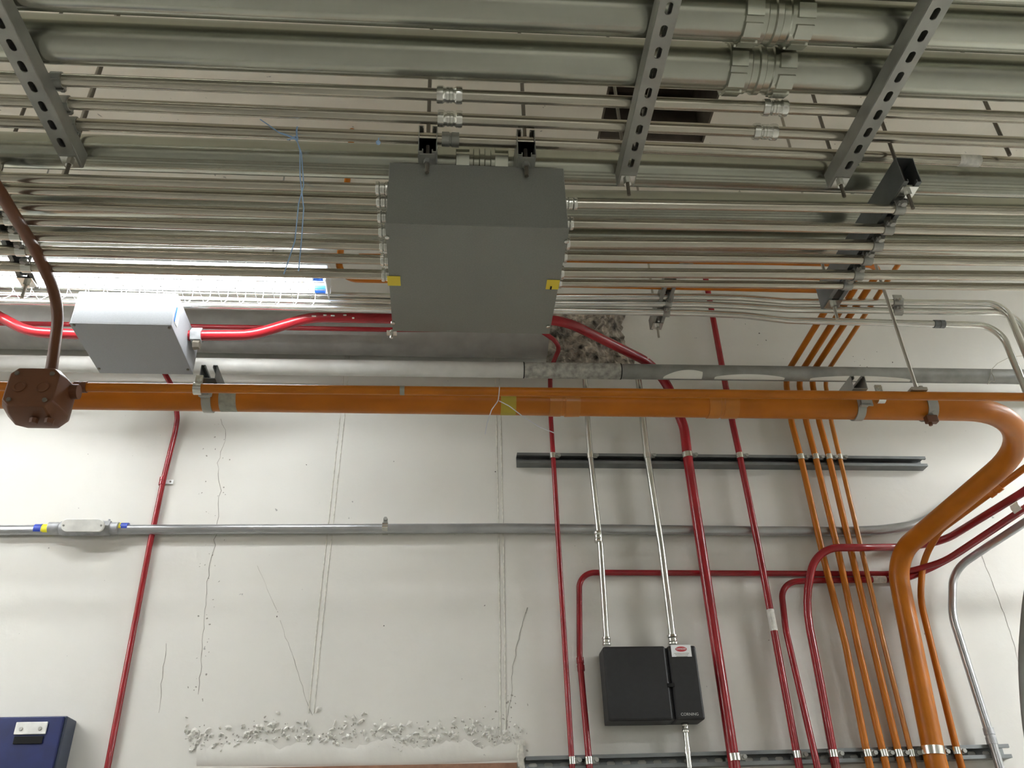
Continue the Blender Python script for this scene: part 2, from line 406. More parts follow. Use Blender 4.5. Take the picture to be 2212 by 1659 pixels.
# broken concrete patch beside the end of the fat grey pipe
bm = bmesh.new(); nx, ny = 30, 26; g = []
for j in range(ny+1):
    row = []
    for i in range(nx+1):
        u, v = i/nx, j/ny
        x = 1180+(178-14*math.sin(v*5)+random.uniform(-4, 4)*(u > .95))*u; y = 672+132*v
        p = at(x, y, Y=WALL_Y)
        edge = min(1, 6*min(u, 1-u, v, 1-v))
        cav = math.exp(-((x-1225)/35)**2-((y-725)/40)**2)
        row.append(bm.verts.new(p+V((0, -.002-edge*max(.001, .024+.022*random.random()-.024*cav+.010*math.sin(u*9+v*5)), 0))))
    g.append(row)
for j in range(ny):
    for i in range(nx): bm.faces.new((g[j][i], g[j][i+1], g[j+1][i+1], g[j+1][i]))
o = obj('broken_concrete_patch', bm, M['rock'], wb, False); o['label'] = 'rough broken concrete patch where the pipe enters the wall'

# ================================================================== TOP RACK: slotted struts and what lies on them
ZB = 1.50                                     # underside of the slotted struts, above the eye
def slotted(pa, pb, label, rodpix):
    a = at(*pa, Z=ZB); b = at(*pb, Z=ZB); x = b.x
    a = V((a.x, a.y-.9, a.z)); d = (at(*pb, Z=ZB)-at(*pa, Z=ZB)).normalized()
    a = b-d*1.9
    t = thing('strut_trapeze', b, label, 'strut', 'slotted strut trapezes')
    # start so that slot centres fall where the photograph shows them
    strut('slotted_channel', b, a, ZD, M['strut'], t, True)
    for yy in (.022,):
        p = b-d*yy
        tube('threaded_rod', [p-ZD*.05, V((p.x, p.y, CEIL_Z))], .0045, M['rod'], t, seg=8)
        bm = bmesh.new(); add_box(bm, p-ZD*.003, .034, .034, .005); add_lathe(bm, p-ZD*.010, ZD, [(-.006, .009), (.006, .009)], 6)
        obj('washer_and_nut', bm, M['chrome'], t, False)
    return t
slotted((14, 75), (160, 362), 'slotted steel strut trapeze at the upper left of the pipe rack', None)
slotted((1431, 75), (1351, 402), 'slotted steel strut trapeze crossing the pipes right of the big grey box', None)
slotted((1994, 75), (1806, 406), 'slotted steel strut trapeze at the upper right of the pipe rack', None)

def large_pipe(pix, px, Z, label, coup=None):
    a, b = run(*pix, Z=Z, xl=X_LEFT, xr=X_RIGHT); m0 = at(pix[0], pix[1], Z=Z)
    r = rad(at((pix[0]+pix[2])/2, (pix[1]+pix[3])/2, Z=Z), px)
    t = thing('large_conduit', m0, label, 'pipe', 'large galvanised conduits')
    tube('pipe_run', [a, b], r, M['zinc'], t, seg=56)
    if coup:
        p = onrun(a, b, coup[0]); big_coupling(p, b-a, r, coup[1], t)
    return t, a, b, r
lz = ZB+.041
large_pipe((94, 84, 2212, 171), 100, lz+.055, 'large galvanised conduit nearer the small conduits, second from the top edge', (1632, .15))
large_pipe((560, -10, 2112, 62), 100, lz+.055, 'large galvanised conduit running along the top edge of the picture', (1668, .15))
large_pipe((150, 328, 2000, 386), 74, lz+.042, 'large galvanised conduit just above the big grey box', (1040, .13))
# a fourth large conduit beyond, seen in the gaps between the small conduits
large_pipe((0, 428, 2212, 462), 74, lz+.055, 'large galvanised conduit seen in the gaps behind the topmost small conduits', None)
large_pipe((0, 496, 2212, 526), 66, lz+.055, 'large galvanised conduit seen in the gaps behind the middle small conduits', None)
large_pipe((560, -115, 2112, -40), 96, lz+.055, 'large galvanised conduit cut by the top right corner of the picture', None)

def small_run(name, pix, px, label, Z=None, Y=None, m='emt', group=None, xl=X_LEFT, xr=X_RIGHT, cat='conduit', r=None):
    a, b = run(*pix, Z=Z, Y=Y, xl=xl, xr=xr)
    m0 = at((pix[0]+pix[2])/2, (pix[1]+pix[3])/2, Z=Z, Y=Y)
    r = r or rad(m0, px)
    t = thing(name, (a+b)/2, label, cat, group)
    tube('conduit_run', [a, b], r, M[m], t, seg=24)
    return t, a, b, r
cz = lz+.0145
g3 = 'three small steel conduits on the top rack'
tA = small_run('steel_conduit', (120, 172, 2212, 254), 27, 'upper of the three small steel conduits on the slotted struts', Z=cz, group=g3)
tB = small_run('steel_conduit', (127, 222, 2212, 308), 26, 'middle of the three small steel conduits on the slotted struts', Z=cz, group=g3)
tC = small_run('steel_conduit', (152, 268, 2212, 352), 26, 'lowest of the three small steel conduits, with blue twine tied on', Z=cz, group=g3)
for (t, a, b, r), px, st in ((tA, 971, 1), (tA, 1673, 1), (tB, 972, 1), (tB, 1652, 1), (tC, 973, 0)):
    coupling(onrun(a, b, px), b-a, r, .056 if st else .04, M['chrome'] if st else M['strut'], t, 'compression' if st else 'set')
sleeve('sticker', onrun(tC[1], tC[2], 2092), tC[2]-tC[1], .055, tC[3]*1.02, M['label'], tC[0])
for (t, a, b, r), pxs in ((tA, (124, 1400, 1885)), (tB, (140, 1388, 1866)), (tC, (157, 1375, 1848))):
    for q in pxs:
        clamp(onrun(a, b, q), b-a, r, -ZD, t, M['strut'], .022, gap=.002)

# ================================================================== THE BIG GREY PULL BOX and its struts
BZ = 1.305; BY0 = at(1030, 488, Z=BZ).y; BX0 = at(831, 484, Y=BY0).x; BX1 = at(1230, 491, Y=BY0).x; BY1 = BY0+.41; BT = at(1030, 356, Y=BY0).z-EYE.z
pb = thing('pull_box', ((BX0+BX1)/2, (BY0+BY1)/2, BZ+EYE.z), 'big grey metal pull box hanging in the middle below the conduits', 'junction box')
bm = bmesh.new(); add_box(bm, V(((BX0+BX1)/2, (BY0+BY1)/2, EYE.z+(BZ+BT)/2+.002)), BX1-BX0-.004, BY1-BY0-.004, BT-BZ-.004)
obj('box_body', bm, M['box'], pb, False, bevel=.0015)
o = box('cover_plate', ((BX0+BX1)/2, (BY0+BY1)/2, EYE.z+BZ+.001), (BX1-BX0, BY1-BY0, .0022), M['box'], pb)
for px, py in ((836, 511), (1225, 520), (849, 696), (1184, 704)):
    p = at(px, py, Z=BZ-.002); p.x = max(min(p.x, BX1-.002), BX0+.002)
    bm = bmesh.new(); add_lathe(bm, p, ZD, [(-.005, .003), (-.004, .0052), (.001, .0052)], 12); obj('screw', bm, M['chrome'], pb)
for px, py, lab in ((851, 607, 'left yellow tape tag'), (1194, 615, 'right yellow tape tag with a small mark')):
    p = at(px, py, Z=BZ-.002); o = box('tape_tag', p+ZD*.0002, (.031, .036, .0008), M['yellow'], pb); o['label'] = lab
p = at(1190, 622, Z=BZ-.003); box('marker_stroke', p, (.004, .012, .0006), M['dark'], pb)
p = at(846, 720, Z=BZ); bm = bmesh.new(); add_box(bm, p+V((0, .004, .004)), .026, .018, .004); add_lathe(bm, p+V((0, .004, 0)), ZD, [(-.012, .004), (.012, .004)], 8)
obj('mounting_tab', bm, M['chrome'], pb, False)
# two struts carrying it, seen end-on above its front edge
for i, (px, lab) in enumerate(((922, 'left strut carrying the big grey pull box'), (1141, 'right strut carrying the big grey pull box'))):
    p = at(px, 352, Y=BY0-.05); q = V((p.x, BY1+.05, p.z))
    z0 = BT+EYE.z+.002; p0 = V((p.x, BY0-.035, z0+.082)); p1 = V((p.x, BY1-.10, z0+.082))
    t = thing('box_hanger_strut', p0, lab, 'strut', 'struts above the pull box')
    strut('channel', p0-ZD*.041, p1-ZD*.041, ZD, M['strut'], t, False)
    strut('channel', p0-ZD*.041, p1-ZD*.041, -ZD, M['strut'], t, False)
    tube('threaded_rod', [V((p.x, BY0-.012, z0-.045)), V((p.x, BY0-.012, CEIL_Z))], .0048, M['rod'], t, seg=8)
    bm = bmesh.new(); add_box(bm, V((p.x, BY0-.012, z0-.003)), .036, .034, .004); add_lathe(bm, V((p.x, BY0-.012, z0-.010)), ZD, [(-.006, .009), (.006, .009)], 6)
    obj('washer_and_nut', bm, M['strut'], t, False)

# conduits entering the box's left side
ords = ['topmost', 'second from top', 'third from top', 'fourth from top', 'fifth from top', 'sixth from top', 'lowest']
RZ = 1.435; Rruns = []
for i, (yl, y) in enumerate(((383, 407), (408, 434), (442, 467), (474, 498), (508, 530), (540, 561), (575, 593))):
    t, a, b, r = small_run('steel_conduit', (0, yl, 816, y), 22, ords[i]+' of seven steel conduits entering the left side of the big grey box', Z=RZ-.004*i, xr=BX0, group='steel conduits left of the pull box')
    coupling(b-XD*.013, XD, r, .03, M['chrome'], t); Rruns.append((t, a, b, r))
# conduits leaving its right side
ords = ['topmost', 'second from top', 'third from top', 'fourth from top', 'fifth from top', 'lowest']
QZ = 1.40; Qruns = []
for i, (y, yr, px) in enumerate(((440, 456, 20), (482, 500, 22), (524, 532, 24), (553, 565, 21), (589, 596, 22), (611, 620, 17))):
    t, a, b, r = small_run('steel_conduit', (1240, y, 2212, yr), px, ords[i]+' of six steel conduits leaving the right side of the big grey box', Z=QZ, xl=BX1, group='steel conduits right of the pull box')
    coupling(a+XD*.011, XD, r, .03, M['chrome'], t); Qruns.append((t, a, b, r))

def trapeze(pn, pf, Z, label, m, rodtop=True, near_ext=0.0, h=.041, rods=(0.03, -.03), side=ZD):
    a = at(*pn, Z=Z); b = at(*pf, Z=Z); b = V((b.x, b.y, b.z)); d = (b-a).normalized(); a = a-d*near_ext
    t = thing('strut_trapeze', a, label, 'strut', 'strut trapezes of the small conduits')
    top = Z+EYE.z+h
    strut('channel', V((a.x, a.y, top)), V((b.x, b.y, top)), -ZD, m, t, False, h=h)
    for q in rods:
        p = (a+d*q) if q > 0 else (b+d*q)
        tube('threaded_rod', [V((p.x, p.y, a.z-.055)), V((p.x, p.y, CEIL_Z))], .0045, M['rod'] if q > 0 else M['rod_l'], t, seg=8)
        bm = bmesh.new(); add_box(bm, V((p.x, p.y, a.z-.003)), .038, .038, .005); add_lathe(bm, V((p.x, p.y, a.z-.011)), ZD, [(-.006, .009), (.006, .009)], 6)
        obj('washer_and_nut', bm, M['chrome'], t, False)
    return t, a, b
tr, ta, tb = trapeze((1972, 392), (1790, 668), QZ+.016, 'strut trapeze on the right that the six conduits hang under', M['strut_d'], h=.075)
for (t, a, b, r), px in zip(Qruns, (1941, 1917, 1893, 1872, 1852, 1829)):
    clamp(onrun(a, b, px), b-a, r, ZD, t, M['strut'], .024)
tr, ta, tb = trapeze((-30, 405), (66, 622), RZ+.014, 'strut trapeze at the left edge in front of the bright lamp', M['strut_d'])
for (t, a, b, r), px in zip(Rruns, (-8, 0, 12, 24, 36, 48, 60)):
    clamp(onrun(a, b, px), b-a, r, ZD, t, M['chrome'], .024)

# ================================================================== SMALL ORANGE CONDUITS behind the rows
OZ = 1.94
# ================================================================== three silver conduits behind, bending at the right
S_Y = [2.27, 2.30, 2.33]; g = 'three thin silver conduits behind the box'
Spix = [[(0, 618), (430, 632), (835, 641), (1505, 641), (1600, 643), (1700, 651), (2090, 655), (2170, 656)],
        [(0, 634), (430, 645), (835, 654), (1505, 657), (1600, 661), (1700, 668), (2100, 674), (2195, 674)],
        [(0, 650), (430, 659), (835, 668), (1505, 676), (1606, 681), (1700, 692), (2060, 701), (2158, 703)]]
labs = ['upper of three thin silver conduits bending down at the right edge', 'middle of three thin silver conduits bending down at the right edge', 'lowest of three thin silver conduits, with a dark coupling near the right']
for i in range(3):
    Yv = [2.43, 2.45, 2.47][i]
    pts = [at(x, y, Y=2.54 if x < 800 else Yv) for x, y in Spix[i] if x != 835]
    pts[2:2] = [at(870, Spix[i][2][1], Y=2.54), at(1000, Spix[i][2][1], Y=Yv)]
    a = pts[0]; pts[0] = a + (a-pts[1]).normalized()*1.2
    e = pts[-1]; pts.append(V((e.x+.01, e.y, e.z-.5)))
    r = rad(at(1505, 660, Y=Yv), 15)
    t = thing('silver_conduit', at(1505, 660, Y=Yv), labs[i], 'conduit', g)
    tube('conduit_run', pts, r, M['emt_b'], t, R=[0, .4, .15, .15, .4, .4, .4, .4, .16, 0], seg=20)
    for px, py in ((1447, Spix[i][3][1]),):
        clamp(at(px-4*i, py, Y=Yv), XD, r, ZD, t, M['strut'], .022)
    if i == 2:
        coupling(at(2028, 700, Y=Yv), XD, r, .04, M['strut_d'], t, 'set')
    if i < 2:
        p = at(1938, 655+18*i, Y=Yv); clamp(p, XD, r, ZD, t, M['strut'], .034)
Zs = at(1415, 702, Y=2.55).z-EYE.z
trapeze((1450, 612), (1416, 712), at(1505, 676, Y=2.48).z-EYE.z+.016, 'small strut trapeze whose end hangs below the thin silver conduits', M['strut'], rods=(-.03,))

# ================================================================== FAT GREY PIPE AND LONG DULL PIPE high on the wall
Yb = WALL_Y-.10
a, b = run(100, 708, 1180, 730, Y=Yb, xl=X_LEFT)
t = thing('fat_grey_pipe', b, 'fat grey painted pipe behind the red conduits, ending at the broken concrete', 'pipe')
tube('pipe_run', [a, b], .086, M['bulk'], t, seg=56)
Yt = WALL_Y-.155
a, b = run(100, 786, 2212, 814, Y=Yt, xl=X_LEFT, xr=X_RIGHT)
r = rad(at(1106, 802, Y=Yt), 34)
t = thing('long_dull_pipe', at(1106, 802, Y=Yt), 'long dull grey pipe running full width just above the orange conduits', 'pipe')
tube('pipe_run', [a, b], r, M['trunk'], t, seg=40)
pa, pc = onrun(a, b, 1131), onrun(a, b, 1340)
o = tube('pale_left_length', [a, pa], r*1.01, M['pale_trunk'], t, seg=40)
o = sleeve('crusted_sleeve', (pa+pc)/2, b-a, (pc-pa).length, r*1.035, M['crust'], t, 40); o['label'] = 'cement-crusted section of the pipe'
sleeve('joint_ring', pa, b-a, .004, r*1.06, M['dark'], t, 40)
sleeve('joint_ring', pc, b-a, .004, r*1.06, M['dark'], t, 40)
# overpaint streaks on its lower front side
def streak(x0, x1, f):
    bm = bmesh.new(); n = 40; rows = []; d, s, u = frame(b-a)
    for i in range(n+1):
        k = i/n; p = onrun(a, b, x0+(x1-x0)*k); lo, hi = f(k); row = []
        for j in range(5):
            an = math.radians(lo+(hi-lo)*j/4); row.append(bm.verts.new(p+(-YD*math.cos(an)-ZD*math.sin(an))*(r*1.012)))
        rows.append(row)
    for p, q in zip(rows, rows[1:]):
        for j in range(4): bm.faces.new((p[j], q[j], q[j+1], p[j+1]))
    o = obj('white_overpaint', bm, M['paint'], t); o['label'] = 'white overpaint streak on the dull pipe'
streak(1430, 1513, lambda k: (72-58*math.sin(k*2.4)**.7, 88))
streak(1540, 1690, lambda k: (66-26*math.sin(k*math.pi)**.6, 88))
streak(1745, 1960, lambda k: (68-26*math.sin(k*math.pi)**.6, 88))

# ================================================================== RED CONDUITS
def pipe(name, pts, px, ref, label, m, R=.1, group=None, cat='conduit', seg=22, r=None):
    r = r or rad(ref, px); t = thing(name, ref, label, cat, group)
    o = tube('conduit_run', pts, r, M[m], t, R=R, seg=seg)
    return t, r
def wallp(x, y, off): return at(x, y, Y=WALL_Y-off)
def down(pts, z=0.35):
    """carry a wall pipe on straight down below the frame"""
    return pts+[V((pts[-1].x, pts[-1].y, z))]
rT = .019
t, _ = pipe('red_conduit', [at(-200, 590, Y=2.66), at(-40, 662, Y=2.62), at(62, 718, Y=2.60), at(190, 723, Y=2.60)], 0, at(60, 715, Y=2.60), 'thick red conduit entering the small grey box from the left edge', 'red', R=.22, r=.0185)
t4, _ = pipe('red_conduit', down([at(400, 725, Y=2.60), at(545, 724, Y=2.60), at(668, 685, Y=2.60), at(836, 688, Y=2.60), at(1215, 690, Y=2.62), wallp(1430, 797, .066), wallp(1478, 925, .062), wallp(1485, 985, .062), wallp(1586, 1640, .062)]), 0, at(545, 724, Y=2.60),
     'thick red conduit from the small grey box, dropping right of the black box', 'red', R=[0, .25, .25, .2, .3, .16, .2, .2, .2, 0], r=rT)
lathe('connector', at(428, 725, Y=2.60), XD, [(-.022, .024), (-.022, .028), (.014, .028), (.014, .022)], M['grey_body'], t4, 6)
# bare scuffs on the red bend
for (x, y, s) in ((678, 683, .016), (702, 681, .012), (719, 682, .014), (745, 681, .012), (763, 687, .008), (1398, 774, .016)):
    p = at(x, y, Y=2.582 if x < 1000 else 2.86); bm = bmesh.new(); add_box(bm, p, s, .006, .005); obj('paint_scuff', bm, M['label'], t4, True, bevel=.002)
t1, r1 = pipe('red_conduit', down([at(-260, 694, Y=2.75), at(0, 697, Y=2.75), at(836, 712, Y=2.75), at(1165, 712, Y=2.76), at(1212, 744, Y=2.80), wallp(1188, 800, .05), wallp(1190, 905, .05), wallp(1207, 1180, .05), wallp(1237, 1650, .05)]), 11, wallp(1207, 1180, .05),
     'thin red conduit dropping down the wall just left of the silver ones', 'red', R=.06)
t5, r5 = pipe('red_conduit', down([wallp(1524, 600, .055), wallp(1540, 683, .055), wallp(1559, 787, .055), wallp(1583, 917, .055), wallp(1598, 985, .055), wallp(1638, 1180, .055), wallp(1723, 1640, .055)]), 14.5, wallp(1638, 1180, .055),
     'red conduit with a white paper tag wrapped round it, on the wall', 'red', R=.5)
p = wallp(1668, 1340, .055); dv = wallp(1671, 1360, .055)-wallp(1664, 1322, .055)
sleeve('paper_tag', p, dv, .075, r5*1.06, M['label'], t5)
# red drop at the left with its white strap hole
tL, rL = pipe('red_conduit', [wallp(352, 800, .10), wallp(378, 845, .06), wallp(383, 905, .02), wallp(378, 935, .014), wallp(352, 1040, .014), wallp(323, 1180, .014), wallp(232, 1659, .014), wallp(205, 1800, .014)], 12, wallp(323, 1180, .014),
     'thin red conduit running down the bare wall at the left', 'red', R=.08)
p = wallp(351, 1040, .014); coupling(p, wallp(345, 1070, .014)-p, rL, .03, M['red'], tL, 'set')
bm = bmesh.new(); q = wallp(366, 1041, .005); add_box(bm, q, .028, .004, .017); obj('strap_ear', bm, M['white'], tL, False, bevel=.001)
bm = bmesh.new(); add_lathe(bm, q-YD*.003+XD*.004, YD, [(-.001, .0035), (.002, .0035)], 10); obj('screw', bm, M['pit'], tL)
# three red ones coming from the right, bending on the wall
kz = [(2330, 960), (2212, 1052), (2050, 1148)]
tK1, rK1 = pipe('red_conduit', down([at(2420, 905, Y=2.20), at(2212, 1062, Y=2.55), at(2035, 1171, Y=2.955), wallp(1950, 1182, .019), wallp(1925, 1182, .022), wallp(1868, 1183, .098), wallp(1763, 1183, .098), wallp(1738, 1300, .068), wallp(1770, 1465, .062), wallp(1802, 1640, .060)]), 17, wallp(1738, 1300, .08),
     'red conduit arching left in front of the thin orange conduits, then down', 'red', R=[0, .2, .2, .1, .1, .1, .14, .5, .5, .5, 0])
tK2, rK2 = pipe('red_conduit', down([at(2420, 950, Y=2.25), at(2212, 1098, Y=2.58), at(2040, 1212, Y=2.88), wallp(1945, 1240, .015), wallp(1737, 1239, .015), wallp(1320, 1237, .015), wallp(1251, 1237, .02), wallp(1252, 1420, .03), wallp(1273, 1650, .055)]), 12.5, wallp(1400, 1237, .02),
     'thin red conduit running level along the wall, then down left of the black box', 'red', R=[0, .2, .2, .2, .2, .2, .11, .4, .4, 0])
coupling(wallp(1254, 1435, .032), wallp(1256, 1460, .033)-wallp(1252, 1420, .030), rK2, .045, M['red'], tK2, 'set')
tK3, rK3 = pipe('red_conduit', down([at(2420, 953, Y=2.32), at(2212, 1101, Y=2.65), at(2042, 1214, Y=2.935), wallp(1955, 1252, .027), wallp(1760, 1254, .026), wallp(1686, 1258, .03), wallp(1697, 1360, .05), wallp(1762, 1640, .085)]), 13.5, wallp(1697, 1360, .04),
     'thin red conduit bending down between the tagged one and the arching one', 'red', R=[0, .2, .2, .2, .2, .10, .4, .4, 0])
sleeve('paper_tag', wallp(1898, 1252, .027), XD, .05, rK3*1.2, M['label'], tK3)
lathe('clip', at(2200, 1098, Y=2.60), at(2212, 1098, Y=2.58)-at(2040, 1212, Y=2.88), [(-.015, .017), (-.015, .022), (.015, .022), (.015, .017)], M['cover'], tK2, 8)

# ================================================================== SILVER CONDUITS ON THE WALL and the black box
t2, r2 = pipe('silver_conduit', [wallp(1262, 812, .06), wallp(1266, 850, .06), wallp(1270, 920, .058), wallp(1275, 985, .053), wallp(1297, 1180, .053), wallp(1311, 1394, .05)], 13, wallp(1297, 1180, .053),
     'left silver conduit dropping into the top of the black box', 'emt_b', R=.15)
coupling(wallp(1292, 1160, .053), wallp(1294, 1190, .053)-wallp(1290, 1140, .053), r2, .04, M['chrome'], t2)
coupling(wallp(1310, 1386, .05), wallp(1311, 1394, .05)-wallp(1297, 1180, .053), r2, .028, M['chrome'], t2)
t3, r3 = pipe('silver_conduit', [wallp(1378, 812, .062), wallp(1383, 850, .062), wallp(1390, 920, .060), wallp(1398, 985, .055), wallp(1428, 1180, .055), wallp(1455, 1394, .05)], 15.5, wallp(1428, 1180, .055),
     'right silver conduit dropping into the black box behind its white label', 'emt_b', R=.15)
coupling(wallp(1453, 1383, .05), wallp(1455, 1394, .05)-wallp(1428, 1180, .055), r3, .035, M['chrome'], t3)
# black box
FY = WALL_Y-.105
c0 = at(1307, 1394, Y=FY); c1 = at(1503, 1396, Y=FY); c2 = at(1524, 1556, Y=FY); c3 = at(1310, 1556, Y=FY)
bx0, bx1 = (c0.x+c3.x)/2, (c1.x+c2.x)/2; bz0, bz1 = (c2.z+c3.z)/2, (c0.z+c1.z)/2
bb = thing('black_box', ((bx0+bx1)/2, WALL_Y, bz0), 'black wall box with a white and red warning label', 'box')
sx = at(1448, 1470, Y=FY).x
box('box_back', ((bx0+bx1)/2, WALL_Y-.045, (bz0+bz1)/2), (bx1-bx0-.008, .088, bz1-bz0-.008), M['black'], bb)
box('door', ((bx0+sx)/2-.002, FY+.045, (bz0+bz1)/2), (sx-bx0-.004, .09, bz1-bz0), M['black'], bb, bevel=.007)
box('side_panel', ((bx1+sx)/2+.002, FY+.043, (bz0+bz1)/2), (bx1-sx-.004, .09, bz1-bz0), M['black'], bb, bevel=.007)
box('latch', (sx, FY-.001, (bz0+bz1)/2-.01), (.024, .006, .012), M['dark'], bb, bevel=.001)
l0 = at(1448, 1394, Y=FY); l1 = at(1494, 1419, Y=FY)
box('warning_label', ((l0.x+l1.x)/2, FY-.0035, (l0.z+l1.z)/2), (abs(l1.x-l0.x), .002, abs(l0.z-l1.z)), M['white'], bb)
bm = bmesh.new(); pc = V(((l0.x+l1.x)/2, FY-.0052, l0.z-.014)); ring = [bm.verts.new(pc+V((math.cos(k*math.pi/16)*.0195, 0, math.sin(k*math.pi/16)*.0085))) for k in range(32)]
bm.faces.new(ring); e = bmesh.ops.extrude_face_region(bm, geom=bm.faces[:]); bmesh.ops.translate(bm, verts=[v for v in e['geom'] if isinstance(v, bmesh.types.BMVert)], vec=(0, .001, 0))
obj('red_oval', bm, M['redl'], bb, False)
def text(s, size, loc, m, parent, name):
    cu = bpy.data.curves.new(name, 'FONT'); cu.body = s; cu.size = size; cu.align_x = 'CENTER'; cu.align_y = 'CENTER'; cu.extrude = .0003
    o = bpy.data.objects.new(name, cu); COL.objects.link(o)
    dg = bpy.context.evaluated_depsgraph_get(); me = bpy.data.meshes.new_from_object(o.evaluated_get(dg))
    bpy.data.objects.remove(o)
    me.transform(Matrix.Translation(loc) @ Matrix.Rotation(math.radians(90), 4, 'X'))
    me.materials.append(M[m]) if not me.materials else None
    me.materials.clear(); me.materials.append(M[m])
    o = bpy.data.objects.new(name, me); COL.objects.link(o); attach(o, parent); return o
text('DANGER', .0085, pc-YD*.0012, 'white', bb, 'label_lettering')
for k in range(3): box('fine_print', (pc.x, FY-.0048, pc.z-.014-.005*k), (.05-.006*k, .0006, .0016), M['grey_t'], bb)
p = at(1490, 1543, Y=FY-.003); text('CORNING', .0125, p, 'txtw', bb, 'raised_lettering')
t6, r6 = pipe('silver_conduit', [wallp(1478, 1556, .05), wallp(1483, 1600, .052), wallp(1489, 1655, .056), wallp(1505, 1800, .056)], 12, wallp(1485, 1610, .05),
     'short silver conduit leaving the bottom of the black box', 'emt_b', R=.3)
coupling(wallp(1480, 1572, .05), wallp(1483, 1600, .052)-wallp(1478, 1556, .05), r6, .032, M['chrome'], t6)
coupling(wallp(1485, 1622, .053), wallp(1489, 1655, .056)-wallp(1483, 1600, .052), r6, .02, M['chrome'], t6, 'set')

# ================================================================== GREY CONDUIT LOW ON THE WALL (level)
mo = .0215; rm = .0182
tM = thing('grey_conduit', wallp(832, 1141, mo), 'long grey conduit running level on the wall, with a white-covered body at the left', 'conduit')
pts = [wallp(-400, 1147, mo), wallp(0, 1145, mo), wallp(560, 1142, mo), wallp(1110, 1141, mo), wallp(1650, 1147, mo), wallp(1830, 1148, mo+.004), wallp(1900, 1145, .03), wallp(1985, 1134, .05), wallp(2060, 1088, .03), wallp(2125, 1038, .03)]
tube('conduit_run', pts, rm*.98, M['grey_c'], tM, R=.4, seg=28)
for px, m in ((84, 'blue_t'), (101, 'ytape'), (257, 'ytape'), (270, 'blue_t')):
    sleeve('tape_band', wallp(px, 1144 if px < 200 else 1141, mo), XD, .024, rm*1.05, M[m], tM)['label'] = 'blue tape band' if m == 'blue_t' else 'yellow tape band'
bp = wallp(180, 1141, mo+.012)
bm = bmesh.new(); add_lathe(bm, bp, XD, [(-.115, .017), (-.115, .021), (-.085, .021), (-.08, .018), (-.075, .024), (-.06, .027), (.065, .027), (.078, .023), (.083, .018), (.088, .021), (.12, .021), (.12, .017)], 28)
cb = obj('conduit_body', bm, M['grey_body'], tM)
bm = bmesh.new(); n = 32; cc = wallp(180, 1135, mo+.043); upv = (ZD*.93-YD*.37).normalized(); nrm = XD.cross(upv)
for lev, sc in ((0, 1.0), (.006, 1.0), (.009, .92)):
    ring = []
    for k in range(n):
        an = 2*math.pi*k/n; ex = .052*(1 if math.cos(an) > 0 else -1)
        ring.append(bm.verts.new(cc+XD*((ex+.0225*math.cos(an)))*(.98 if lev < .008 else .95)+upv*(.0225*math.sin(an)*sc)+(-nrm if nrm.y > 0 else nrm)*lev))
    if lev: [bm.faces.new((prev[k], prev[(k+1) % n], ring[(k+1) % n], ring[k])) for k in range(n)]
    else: bm.faces.new(ring)
    prev = ring
bm.faces.new(prev); cv = obj('cover', bm, M['cover'], tM); cv['label'] = 'worn white oblong cover'
for s in (-1, 1):
    bm = bmesh.new(); nn = (-nrm if nrm.y > 0 else nrm); add_lathe(bm, cc+XD*(s*.063)+nn*.008, nn, [(0, .004), (.003, .003)], 10); obj('screw', bm, M['strut'], cv)
bm = bmesh.new(); p = wallp(232, 1141, mo+.012); add_lathe(bm, p, XD, [(-.018, .026), (.012, .026)], 6); add_lathe(bm, p+ZD*.028, ZD, [(-.004, .004), (.005, .004)], 8); obj('lock_nut', bm, M['grey_body'], tM, False)
clamp(wallp(832, 1140, mo), XD, rm, YD, tM, M['chrome'], .02, gap=.0)

# ================================================================== ORANGE CONDUITS
# four thin ones: up the wall, then towards the viewer under the ceiling
g = 'four thin orange conduits on the wall'
ol = ['first from left of the four thin orange conduits on the wall', 'second from left of the four thin orange conduits on the wall', 'third from left of the four thin orange conduits on the wall', 'fourth from left of the four thin orange conduits, the thinnest and darkest']
lower = [[(1699, 834), (1710, 912), (1729, 985), (1780, 1209), (1827, 1394), (1870, 1614)], [(1727, 834), (1742, 912), (1761, 985), (1812, 1197), (1853, 1394), (1905, 1614)],
         [(1756, 834), (1770, 912), (1790, 985), (1844, 1209), (1887, 1394), (1938, 1614)], [(1784, 834), (1796, 912), (1814, 985), (1867, 1209), (1910, 1394), (1965, 1614)]]
top = [((1708, 792), (1763, 703)), ((1738, 792), (1795, 703)), ((1763, 792), (1822, 703)), ((1794, 792), (1853, 703))]
Oruns = []
for i in range(4):
    off = .055; low = [wallp(x, y, off) for x, y in lower[i]]
    zc0 = at(lower[i][0][0], 806, Y=WALL_Y-off).z-EYE.z
    q0 = at(*top[i][0], Z=zc0); q1 = at(*top[i][1], Z=zc0); d = (q1-q0).normalized()
    corner = V((low[0].x+(low[0].x-low[1].x)*.35, low[0].y, zc0+EYE.z)); corner = q0 - d*((q0.y-low[0].y)/d.y)
    far = []
    if i < 1:                                  # the first turns left into level runs behind the steel conduits
        ye = at(1500, 620, Z=zc0).y
        cr = q0+d*((ye-q0.y)/d.y); 
        far = [V((-.37, ye, CEIL_Z-.005)), V((-.37, ye, zc0+EYE.z)), V((cr.x, ye, zc0+EYE.z))]
    else:                                      # the others turn left as well, right above the steel conduits
        ye = at(1500, {1: 592, 2: 561, 3: 527}[i], Z=zc0).y; cr = q0+d*((ye-q0.y)/d.y)
        far = [V((.12, ye, zc0+EYE.z)), V((cr.x, ye, zc0+EYE.z))]
    pts = far+[corner]+low
    t, r = pipe('orange_conduit', down(pts), 14 if i < 3 else 10.5, low[3], ol[i], 'orange' if i < 3 else 'orange_y', R=.07, group=g)
    Oruns.append((t, r))
